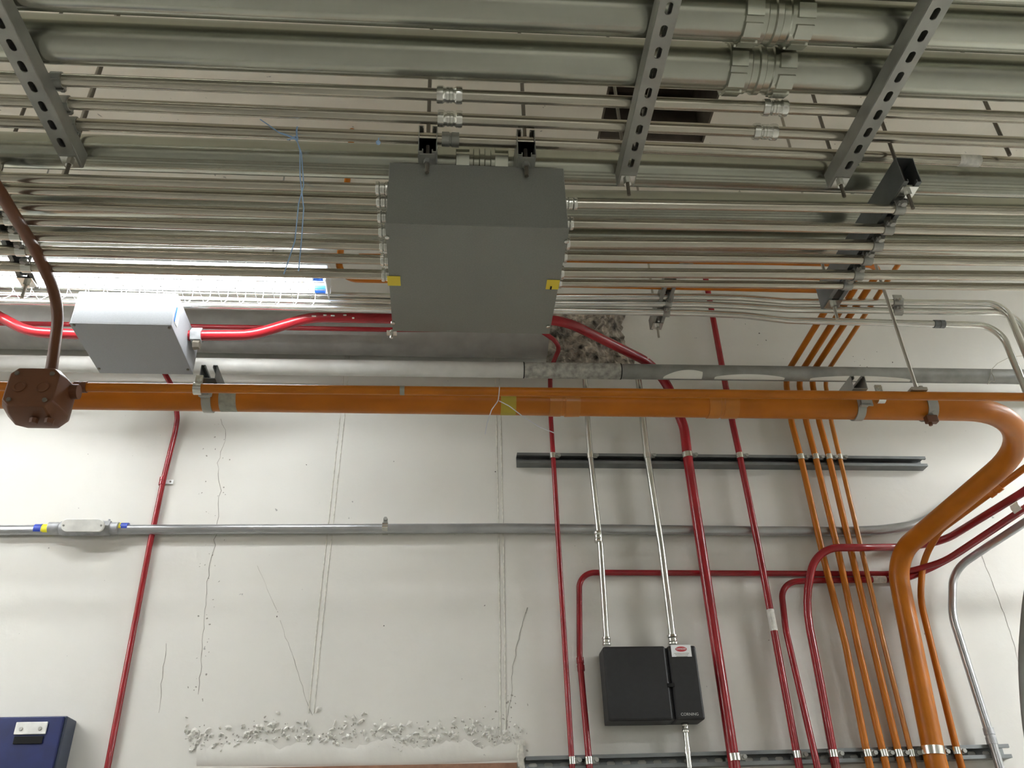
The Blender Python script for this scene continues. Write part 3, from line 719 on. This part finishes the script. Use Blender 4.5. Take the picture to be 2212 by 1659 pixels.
a, b = run(100, 545, 1775, 568, Z=2.0, xl=X_LEFT+.01)
t, _ = pipe('orange_conduit', [a, b], 13, b, 'level orange conduit glimpsed between the steel conduits, the upper of two', 'orange')
for q, m in ((1482, 'grey_t'), (760, 'label')):
    sleeve('tape_band', onrun(a, b, q), b-a, .05, _*1.05, M[m], t)
# the thick pair running across in front of the wall
GZ = 1.22
gp = [at(0, 857, Z=GZ), at(1353, 877, Z=GZ), at(2040, 884.5, Z=GZ)]
rG = rad(gp[1], 53)
gl = gp[0]+(gp[0]-gp[1]).normalized()*(abs((X_LEFT-gp[0].x))/abs((gp[0]-gp[1]).normalized().x))
dr = (gp[2]-gp[1]).normalized()
e1 = at(2170, 985, Z=GZ); e2 = at(2022, 1120, Z=GZ); dd = (e2-e1).normalized()
# corner where the level run meets the run towards the wall
den = dr.x*dd.y-dr.y*dd.x; cor = at(2308, 887, Z=GZ)
Yg = WALL_Y-.041-rG
w1 = at(1958, 1330, Y=Yg); w2 = at(2020, 1640, Y=Yg)
cor2 = at(1932, 1202, Y=Yg)
tG = thing('thick_orange_conduit', gp[1], 'thick orange conduit crossing the picture, curving at the right and down the wall', 'conduit')
tube('conduit_run', down([gl, cor, cor2, w1, w2]), rG, M['orange'], tG, R=[0, .26, .24, .3, .3, 0], seg=44)
for px in (1218, 1558):
    p = onrun(gl, cor, px); L = .085
    lathe('coupling', p, dr, [(-L*.5, rG*1.0), (-L*.5, rG*1.06), (-L*.12, rG*1.06), (-L*.10, rG*1.01), (-L*.0, rG*1.01), (L*.02, rG*1.08), (L*.5, rG*1.06), (L*.5, rG)], M['orange_y'], tG, 40)
sleeve('grey_tape_band', onrun(gl, cor, 497), dr, .045, rG*1.012, M['grey_t'], tG, 40)
sleeve('olive_tape_band', onrun(gl, cor, 1097), dr, .042, rG*1.012, M['green_t'], tG, 40)
# thin companion in front of it
hp = [(170, 836), (2212, 858)]
HZ = GZ+.004; a, b = run(200, 837, 2212, 858, Z=HZ-.045, xr=X_RIGHT)
a = at(150, 836, Z=HZ-.045)
rH = rad(at(1353, 850, Z=HZ-.045), 19.5)
tH = thing('thin_orange_conduit', (a+b)/2, 'thin orange conduit running against the front of the thick orange one', 'conduit')
tube('conduit_run', [a, b], rH, M['orange'], tH, seg=24)
sleeve('grey_tape_band', onrun(a, b, 869), b-a, .012, rH*1.04, M['grey_t'], tH)
coupling(onrun(a, b, 175), b-a, rH, .03, M['brown'], tH, 'set')
# left half of the same line beyond the cast box
a2 = at(40, 835, Z=HZ-.045); a3 = V((X_LEFT, a2.y, a2.z))
t, _ = pipe('thin_orange_conduit', [a3, a2], 19, a2, 'short thin orange conduit left of the brown cast box', 'orange', r=rH)
# strut hangers of the pair
def hanger(px, label, wide=.041, twin=True):
    p = onrun(gl, cor, px); ax, ay = p.x, p.y
    t = thing('pipe_hanger', p, label, 'hanger', 'strut hangers of the orange pair')
    z = p.z+rG
    p0 = V((ax, ay-.05, z)); p1 = V((ax, ay+.12, z))
    strut('channel', p0, p1, ZD, M['strut_d'] if px < 1000 else M['strut'], t, False)
    bm = bmesh.new(); add_lathe(bm, p, XD, [(-.012, rG+.0015), (-.012, rG+.004), (.012, rG+.004), (.012, rG+.0015)], 40)
    add_box(bm, p+V((.0, -rG-.012, -.004)), .026, .022, .030); add_box(bm, p+V((.004, -rG-.018, -.004)), .034, .004, .040)
    obj('clamp_band', bm, M['strut'], t, True)
    bm = bmesh.new(); q = V((ax+.004, a.y-.0, a.z)); add_lathe(bm, q, XD, [(-.010, rH+.001), (-.010, rH+.004), (.010, rH+.004), (.010, rH+.001)], 24); add_box(bm, q+V((0, -.004, rH+.012)), .018, .006, .026); add_lathe(bm, q+V((0, -.006, rH+.014)), YD, [(-.008, .006), (.008, .006)], 6)
    obj('small_clamp', bm, M['chrome'], t, True)
    return t
hanger(452, 'strut hanger on the orange pair below the small grey box')
hanger(1850, 'strut hanger with clamps on the orange pair at the right')
p = onrun(gl, cor, 2002); ts = thing('pipe_strap', p, 'wide steel strap round the thick orange conduit before its bend', 'strap')
bm = bmesh.new(); add_lathe(bm, p, dr, [(-.015, rG+.001), (-.015, rG+.004), (.015, rG+.004), (.015, rG+.001)], 40); obj('band', bm, M['strut'], ts)
bm = bmesh.new(); add_box(bm, p+V((-.012, -.022, -rG-.014)), .034, .018, .022); add_lathe(bm, p+V((-.018, -.022, -rG-.022)), ZD, [(-.012, .006), (.01, .006)], 6); obj('hanging_bolt', bm, M['brown'], ts, False, bevel=.002)
bm = bmesh.new(); add_lathe(bm, p-YD*(rG*.72)-ZD*(rG*.75), (-YD*.72-ZD*.75), [(0, .006), (.003, .005)], 12); obj('rivet', bm, M['strut'], ts)
# slanting thin rod from the conduit row down to the thin orange conduit
q = onrun(a, b, 1985); q0 = V((q.x, q.y, q.z+rH)); q1 = at(1883, 545, Y=q.y)
tr_ = thing('hanger_rod', q0, 'long thin rod dropping from the steel conduits to the thin orange conduit', 'rod')
tube('rod', [q0, q1, q1+(q1-q0).normalized()*.3], .0048, M['rod_l'], tr_, seg=10)
bm = bmesh.new(); add_box(bm, q0+ZD*.004, .046, .03, .01); add_lathe(bm, q0+V((.012, 0, .012)), ZD, [(-.006, .008), (.006, .008)], 6); obj('foot_bracket', bm, M['rod_l'], tr_, False, bevel=.002)

# companion thin orange conduit beside the thick one at the right
tJ, rJ = pipe('thin_orange_conduit', down([at(2460, 850, Y=2.25), at(2212, 1012, Y=2.56), at(2030, 1146, Y=2.85), wallp(1993, 1210, .055), wallp(1988, 1296, .055), wallp(2063, 1605, .055)]), 14, wallp(1989, 1300, .055),
     'thin orange conduit hugging the right side of the thick one down the wall', 'orange', R=[0, .2, .1, .25, .3, .3, 0])
coupling(at(2150, 1060, Y=2.655), at(2212, 1012, Y=2.56)-at(2030, 1146, Y=2.85), rJ, .05, M['orange'], tJ, 'set')
# grey conduit at the far right
tN, rN = pipe('grey_bent_conduit', down([at(2420, 985, Y=2.30), at(2230, 1118, Y=2.62), at(2125, 1186, Y=2.84), wallp(2058, 1232, .06), wallp(2057, 1330, .06), wallp(2146, 1612, .055)]), 17, wallp(2058, 1300, .06),
     'pale grey conduit bending down the wall at the far right', 'grey_c', R=[0, .2, .2, .14, .22, .2, 0])
coupling(wallp(2139, 1590, .055), wallp(2146, 1612, .055)-wallp(2100, 1450, .055), rN, .05, M['grey_body'], tN, 'set')
# dark bowed pipe at the right frame edge
t, _ = pipe('dark_grey_pipe', [at(2250, 1180, Y=2.2), at(2226, 1300, Y=2.2), at(2217, 1430, Y=2.2), at(2226, 1560, Y=2.2), at(2250, 1700, Y=2.2), at(2300, 1900, Y=2.2)], 34, at(2217, 1430, Y=2.2), 'dark grey pipe bowing in at the right edge of the picture', 'trunk', R=.9, cat='pipe')

# ================================================================== WALL STRUTS and straps
def wall_strut(xa, ya, xb, yb, label, slots, m):
    fy = WALL_Y-.041; A = at(xa, ya, Y=fy); B = at(xb, yb, Y=fy); A.y = B.y = WALL_Y-.0015
    t = thing('fixed_strut', (A+B)/2, label, 'strut'); strut('channel', A, B, -YD, m, t, slots, pitch=.0508); return t
wall_strut(1117, 989, 2001, 997, 'upper strut channel fixed to the wall behind the vertical conduits', False, M['strut_d'])
wall_strut(1136, 1650, 2182, 1622, 'lower strut channel along the bottom edge, holding the vertical conduits', True, M['strut_d'])
def strap(parent, r, x, y, off, x2, y2, m=None):
    p = wallp(x, y, off); clamp(p, wallp(x2, y2, off)-p, r, YD, parent, m or M['chrome'], .022, gap=.006)
strap(t1, r1, 1194, 985, .05, 1207, 1180); strap(t2, r2, 1275, 985, .053, 1297, 1180); strap(t3, r3, 1398, 985, .055, 1428, 1180)
strap(t4, rT, 1485, 984, .062, 1525, 1180); strap(t5, r5, 1598, 985, .055, 1638, 1180)
for (t, r), x in zip(Oruns, (1730, 1762, 1791, 1814)): strap(t, r, x, 988, .055, x+48, 1200)
strap(t1, r1, 1236, 1643, .05, 1238, 1670); strap(tK2, rK2, 1272, 1643, .055, 1275, 1670); strap(t4, rT, 1586, 1636, .062, 1590, 1660)
strap(t5, r5, 1722, 1630, .055, 1727, 1660); strap(tK1, rK1, 1799, 1628, .060, 1805, 1660)
for (t, r), x in zip(Oruns, (1873, 1909, 1941, 1968)): strap(t, r, x, 1627, .055, x+8, 1660)
strap(tJ, rJ, 2065, 1622, .055, 2074, 1660)
p = at(2014, 1622, Y=Yg); clamp(p, w2-w1, rG, YD, tG, M['chrome'], .026, gap=.0)

# ================================================================== BROWN CAST BOX and its bent conduit at the left
c = at(84, 858, Y=1.86); cbx = thing('cast_junction_box', c, 'brown octagonal cast junction box at the left end of the orange conduit', 'junction box')
s = .058
bm = bmesh.new()
def oct_ring(w_, h_, ch, y):
    P8 = [(-w_+ch, h_), (w_-ch, h_), (w_, h_-ch), (w_, -h_+ch), (w_-ch, -h_), (-w_+ch, -h_), (-w_, -h_+ch), (-w_, h_-ch)]
    return [bm.verts.new(c+V((x, y, z))) for x, z in P8]
A_ = oct_ring(.056, .052, .016, -.048); B_ = oct_ring(.064, .060, .020, -.026); C_ = oct_ring(.070, .066, .026, .02); D_ = oct_ring(.056, .052, .02, .06)
bm.faces.new(A_); bm.faces.new(D_)
for p_, q_ in ((A_, B_), (B_, C_), (C_, D_)):
    for k in range(8): bm.faces.new((p_[k], p_[(k+1) % 8], q_[(k+1) % 8], q_[k]))
obj('box_body', bm, M['brown'], cbx, True, bevel=.003)
for i, (x, z) in enumerate(((-.04, .036), (.04, .036), (-.04, -.036), (.04, -.036))):
    bm = bmesh.new(); add_lathe(bm, c+V((x, -.049, z)), -YD, [(0, .006), (.003, .005)], 10); obj('screw', bm, M['rod'], cbx)
for x in (-.026, .026):
    bm = bmesh.new(); add_lathe(bm, c+V((x, -.0485, .0)), -YD, [(0, .015), (.0015, .0145), (.0015, .011), (.0005, .0105)], 24); obj('round_knockout', bm, M['brown'], cbx)
for x in (.01, .044):
    bm = bmesh.new(); add_lathe(bm, c+V((x, -.01, -.066)), -ZD, [(0, .011), (.012, .010)], 8); obj('hub_plug', bm, M['brown'], cbx, False)
bm = bmesh.new(); add_lathe(bm, c+V((.064, .01, .022)), XD, [(0, .019), (.020, .018)], 16); obj('hub', bm, M['brown'], cbx)
bm = bmesh.new(); add_lathe(bm, c+V((.012, .0, .060)), ZD, [(0, .019), (.014, .018)], 16); obj('hub', bm, M['brown'], cbx)
i0 = c+V((.012, 0, .066))
t, _ = pipe('brown_bent_conduit', [i0, at(130, 655, Y=i0.y), at(80, 545, Z=1.41), at(3, 420, Z=1.36), at(-90, 280, Z=1.32)], 24, at(110, 700, Y=1.85),
     'brown bent conduit rising from the cast box and curving past the lamp', 'brown', R=[0, .14, .2, .2, 0])

# ================================================================== SMALL GREY BOX with the red conduits
Z2 = 1.70; f0 = at(150, 697, Z=Z2); f1 = at(370, 702, Z=Z2); y2 = (f0.y+f1.y)/2; d2 = at(318, 806, Z=Z2).y-y2; x20, x21 = f0.x, f1.x; h2 = .13
sb = thing('small_grey_box', ((x20+x21)/2, y2+d2/2, Z2+EYE.z), 'small pale grey junction box lit by the lamp above, between red conduits', 'junction box')
bm = bmesh.new(); add_box(bm, V(((x20+x21)/2, y2+d2/2, EYE.z+Z2+h2/2)), x21-x20, d2, h2); obj('box_body', bm, M['box_b'], sb, True, bevel=.003)
box('cover_plate', ((x20+x21)/2, y2+d2/2, EYE.z+Z2-.001), (x21-x20+.002, d2+.002, .003), M['box_b'], sb, bevel=.001)
for px, py in ((160, 702), (366, 708), (214, 796), (406, 798)):
    p = at(px, py, Z=Z2-.003); bm = bmesh.new(); add_lathe(bm, p, ZD, [(-.004, .003), (-.003, .005), (.002, .005)], 10); obj('screw', bm, M['rod'], sb)
p = at(379, 688, X=x21+.0008)
box('sticker', (x21+.001, y2+.035, EYE.z+Z2+.055), (.0012, .035, .055), M['label'], sb)['label'] = 'small white and blue paper sticker'
box('sticker', (x21+.0016, y2+.018, EYE.z+Z2+.055), (.0012, .008, .055), M['fl_blue'], sb)['label'] = 'blue edge of the paper sticker'
bm = bmesh.new(); add_lathe(bm, at(424, 745, Y=2.60), XD, [(-.01, .018), (.012, .016)], 6); obj('spare_plug', bm, M['rod'], sb, False)

# ================================================================== FLUORESCENT FIXTURES, with unseen fill lamps added
lit = {}
for nm, pw in (('lit_tube', TUBE_POWER), ('strong_fill_tube', SIDE_FILL_POWER), ('dim_fill_tube', 6.0), ('high_fill_tube', HIGH_FILL_POWER)):  # all but the first serve the added fill lamps
    m_ = bpy.data.materials.new(nm); m_.use_nodes = True; lit[nm] = m_
    e = m_.node_tree.nodes; e.remove(e['Principled BSDF']); em = e.new('ShaderNodeEmission'); em.inputs[0].default_value = (*TUBE_COLOR, 1); em.inputs[1].default_value = pw
    m_.node_tree.links.new(em.outputs[0], e['Material Output'].inputs[0])
def fixture(x0, x1, y, z, label, guard=True, mt=None):
    mt = mt or lit['lit_tube']
    """twin-tube strip light: channel, sloped reflector, end caps, tubes, wire guard; z is the tube height above the eye"""
    Z = z+EYE.z; t = thing('fluorescent_light', ((x0+x1)/2, y, Z), label, 'lamp', 'strip lights')
    box('housing', ((x0+x1)/2, y, Z+.062), (x1-x0, .07, .045), M['white'], t, bevel=.003)
    bm = bmesh.new()
    prof = [(-.078, .016), (-.060, .030), (-.036, .040), (.036, .040), (.060, .030), (.078, .016)]
    va = [bm.verts.new(V((x0, y+p, Z+q))) for p, q in prof]; vb = [bm.verts.new(V((x1, y+p, Z+q))) for p, q in prof]
    for k in range(5): bm.faces.new((va[k], va[k+1], vb[k+1], vb[k]))
    obj('reflector', bm, M['white'], t, False, solid=.0015)
    for s in (-1, 1):
        bm = bmesh.new(); add_tube(bm, [V((x0+.05, y+s*.034, Z)), V((x1-.05, y+s*.034, Z))], .0135, 16); obj('tube', bm, mt, t)
        for xx in (x0+.03, x1-.03):
            bm = bmesh.new(); add_tube(bm, [V((xx-.018, y+s*.034, Z)), V((xx+.018, y+s*.034, Z))], .0145, 16); obj('tube_cap', bm, M['fl_blue'], t)
    for xx in (x0, x1):
        box('end_plate', (xx, y, Z+.02), (.004, .10, .10), M['white'], t, bevel=.001)
    if guard:
        n = int((x1-x0)/.060); bm = bmesh.new()
        R = .052
        for k in range(n):
            x = x0+.02+k*.060
            pts = [V((x, y-.085, Z+.055)), V((x, y-.092, Z-.01)), V((x+.013, y-.070, Z-R)), V((x+.026, y-.045, Z-R-.012))]
            pts2 = [V((x+.026, y-.045, Z-R-.012)), V((x+.039, y-.070, Z-R)), V((x+.052, y-.092, Z-.01))]
            add_tube(bm, pts, .0011, 5); add_tube(bm, pts2, .0011, 5)
            add_tube(bm, [V((x+.026, y-.045, Z-R-.012)), V((x+.026, y+.045, Z-R-.012)), V((x+.026, y+.09, Z-.01)), V((x+.026, y+.085, Z+.055))], .0011, 5)
        for yy, zz in ((-.087, .055), (-.088, .040), (-.094, -.012), (-.070, -R), (-.045, -R-.012), (.045, -R-.012), (.09, -.01), (.087, .055)):
            add_tube(bm, [V((x0, y+yy, Z+zz)), V((x1, y+yy, Z+zz))], .0015, 6)
        obj('wire_guard', bm, M['wire'], t)
    for xx in (x0+.2, x1-.2):
        tube('hanging_chain', [V((xx, y, Z+.085)), V((xx, y, CEIL_Z))], .003, M['strut'], t, seg=6)
    return t
LZ = 1.87; LY = at(700, 612, Z=LZ).y
lx1 = at(709, 615, Z=LZ).x
fixture(lx1-1.24, lx1, LY, LZ, 'lit fluorescent strip light with a white wire guard at the left')
fixture(lx1+2.95, lx1+4.19, LY, LZ, 'fluorescent strip light beyond the right edge', False)
fixture(-3.3, -2.06, 1.3, 1.33, 'added low fill strip light off the left side, nearer the viewer', False, lit['dim_fill_tube'])  # unseen lamps added at both sides to even out the wall
fixture(2.9, 4.14, 1.3, 1.33, 'added low fill strip light off the right side, nearer the viewer', False, lit['strong_fill_tube'])
fixture(.3, 1.54, -2.8, 1.4, 'added fill strip light far behind the viewer', False, lit['dim_fill_tube'])  # unseen rear lamp added as frontal fill on the wall
fixture(-3.3, -2.06, 1.7, 2.2, 'added high fill strip light off the left side near the ceiling', False, lit['high_fill_tube'])  # unseen high lamps added at both sides to brighten the ceiling
fixture(3.2, 4.44, 1.7, 2.2, 'added high fill strip light off the right side near the ceiling', False, lit['high_fill_tube'])

# ================================================================== BLUE CABINET at the bottom left
by = WALL_Y-.085
q0 = at(146, 1546, Y=by); q1 = at(-60, 1566, Y=by)
cab = thing('blue_cabinet', (q0.x-.2, WALL_Y, q0.z-.5), 'dark blue wall cabinet with a white hasp plate at the lower left', 'cabinet')
box('cabinet_body', (q0.x-.25, (by+WALL_Y)/2, q0.z-.30), (.50, WALL_Y-by-.002, .60), M['blue_s'], cab, bevel=.004)
box('door', (q0.x-.252, by-.003, q0.z-.30), (.492, .012, .594), M['blue'], cab, bevel=.003)
h = at(67, 1573, Y=by-.012)
hp_ = box('hasp_plate', h, (.093, .006, .036), M['cover'], cab, bevel=.002)
for s in (-1, 1):
    bm = bmesh.new(); add_lathe(bm, h+V((s*.028, -.003, -.002)), -YD, [(0, .006), (.003, .005)], 12); obj('screw', bm, M['strut'], hp_)
box('hasp_recess', h+V((0, -.0, -.034)), (.085, .003, .022), M['dark'], cab, bevel=.004)

# ================================================================== TWINE
def twine(name, strands, m, label):
    """strands: lists of world points"""
    t = thing(name, strands[0][0], label, 'string')
    for s in strands:
        bm = bmesh.new(); pts = fillet(s, .03)
        add_tube(bm, pts, .0013, 7); obj('strand', bm, M[m], t)
    return t
Yc = tC[1].y; kp = onrun(tC[1], tC[2], 643)
kn = kp+V((0, -tC[3]-.003, -tC[3]*.5)); yk = kn.y
yv = lambda x, y, dy=0: at(x, y, Y=yk+dy)
t = twine('twine', [[yv(562, 258), yv(580, 270), yv(605, 288), yv(640, 300), yv(651, 330), yv(656, 400), yv(645, 440), yv(637, 520), yv(624, 560), yv(613, 592)],
                    [yv(620, 302), yv(640, 298), yv(648, 325), yv(648, 380), yv(656, 450), yv(651, 520), yv(645, 585)],
                    [yv(600, 285), yv(625, 293), yv(645, 302), yv(641, 292), yv(630, 300)]], 'string', 'frayed blue twine tied round the lowest of the three small conduits, ends hanging')
bm = bmesh.new(); add_lathe(bm, kp, tC[2]-tC[1], [(-.002, tC[3]*1.02), (-.001, tC[3]*1.1), (.001, tC[3]*1.1), (.002, tC[3]*1.02)], 20); obj('knot_loop', bm, M['string'], t)
q = onrun(a, b, 1077); gy = q.y-rH-.003
yv = lambda x, y: at(x, y, Y=gy-.004)
twine('twine', [[yv(1079, 836), yv(1078, 850), yv(1076, 866), yv(1062, 885), yv(1052, 915), yv(1048, 938)],
                [yv(1078, 866), yv(1100, 877), yv(1130, 900), yv(1165, 922), yv(1197, 935)]], 'string_w', 'short pale twine knotted over the orange conduits in the middle')
q = at(2142, 818, Y=WALL_Y-.155-.036); yv = lambda x, y: at(x, y, Y=q.y)
twine('twine', [[yv(2212, 768), yv(2180, 772), yv(2155, 785), yv(2139, 801), yv(2146, 812), yv(2150, 826), yv(2140, 822), yv(2133, 830)], [yv(2141, 802), yv(2135, 825)]], 'rod_l', 'thin wire tied to the long dull pipe at the right')
p = at(817, 308, Y=tC[1].y-.02)
bm = bmesh.new(); bmesh.ops.create_uvsphere(bm, u_segments=12, v_segments=8, radius=.0055, matrix=Matrix.Translation(p)); add_tube(bm, [p, at(818, 298, Y=p.y)], .0012, 6)
tag(obj('twine_tuft', bm, M['string'], None), 'tiny tuft of pale blue twine on the lowest small conduit', 'string')

# extra hanger rods seen against the ceiling at the right
for i, (xa, ya, lab) in enumerate(((2181, 335, 'threaded rod against the ceiling near the right edge'),)):
    p = at(xa, ya, Z=lz)
    tag(tube('threaded_rod', [V((p.x, p.y, p.z)), V((p.x, p.y, CEIL_Z))], .0048, M['rod'], None, seg=8), lab, 'rod')
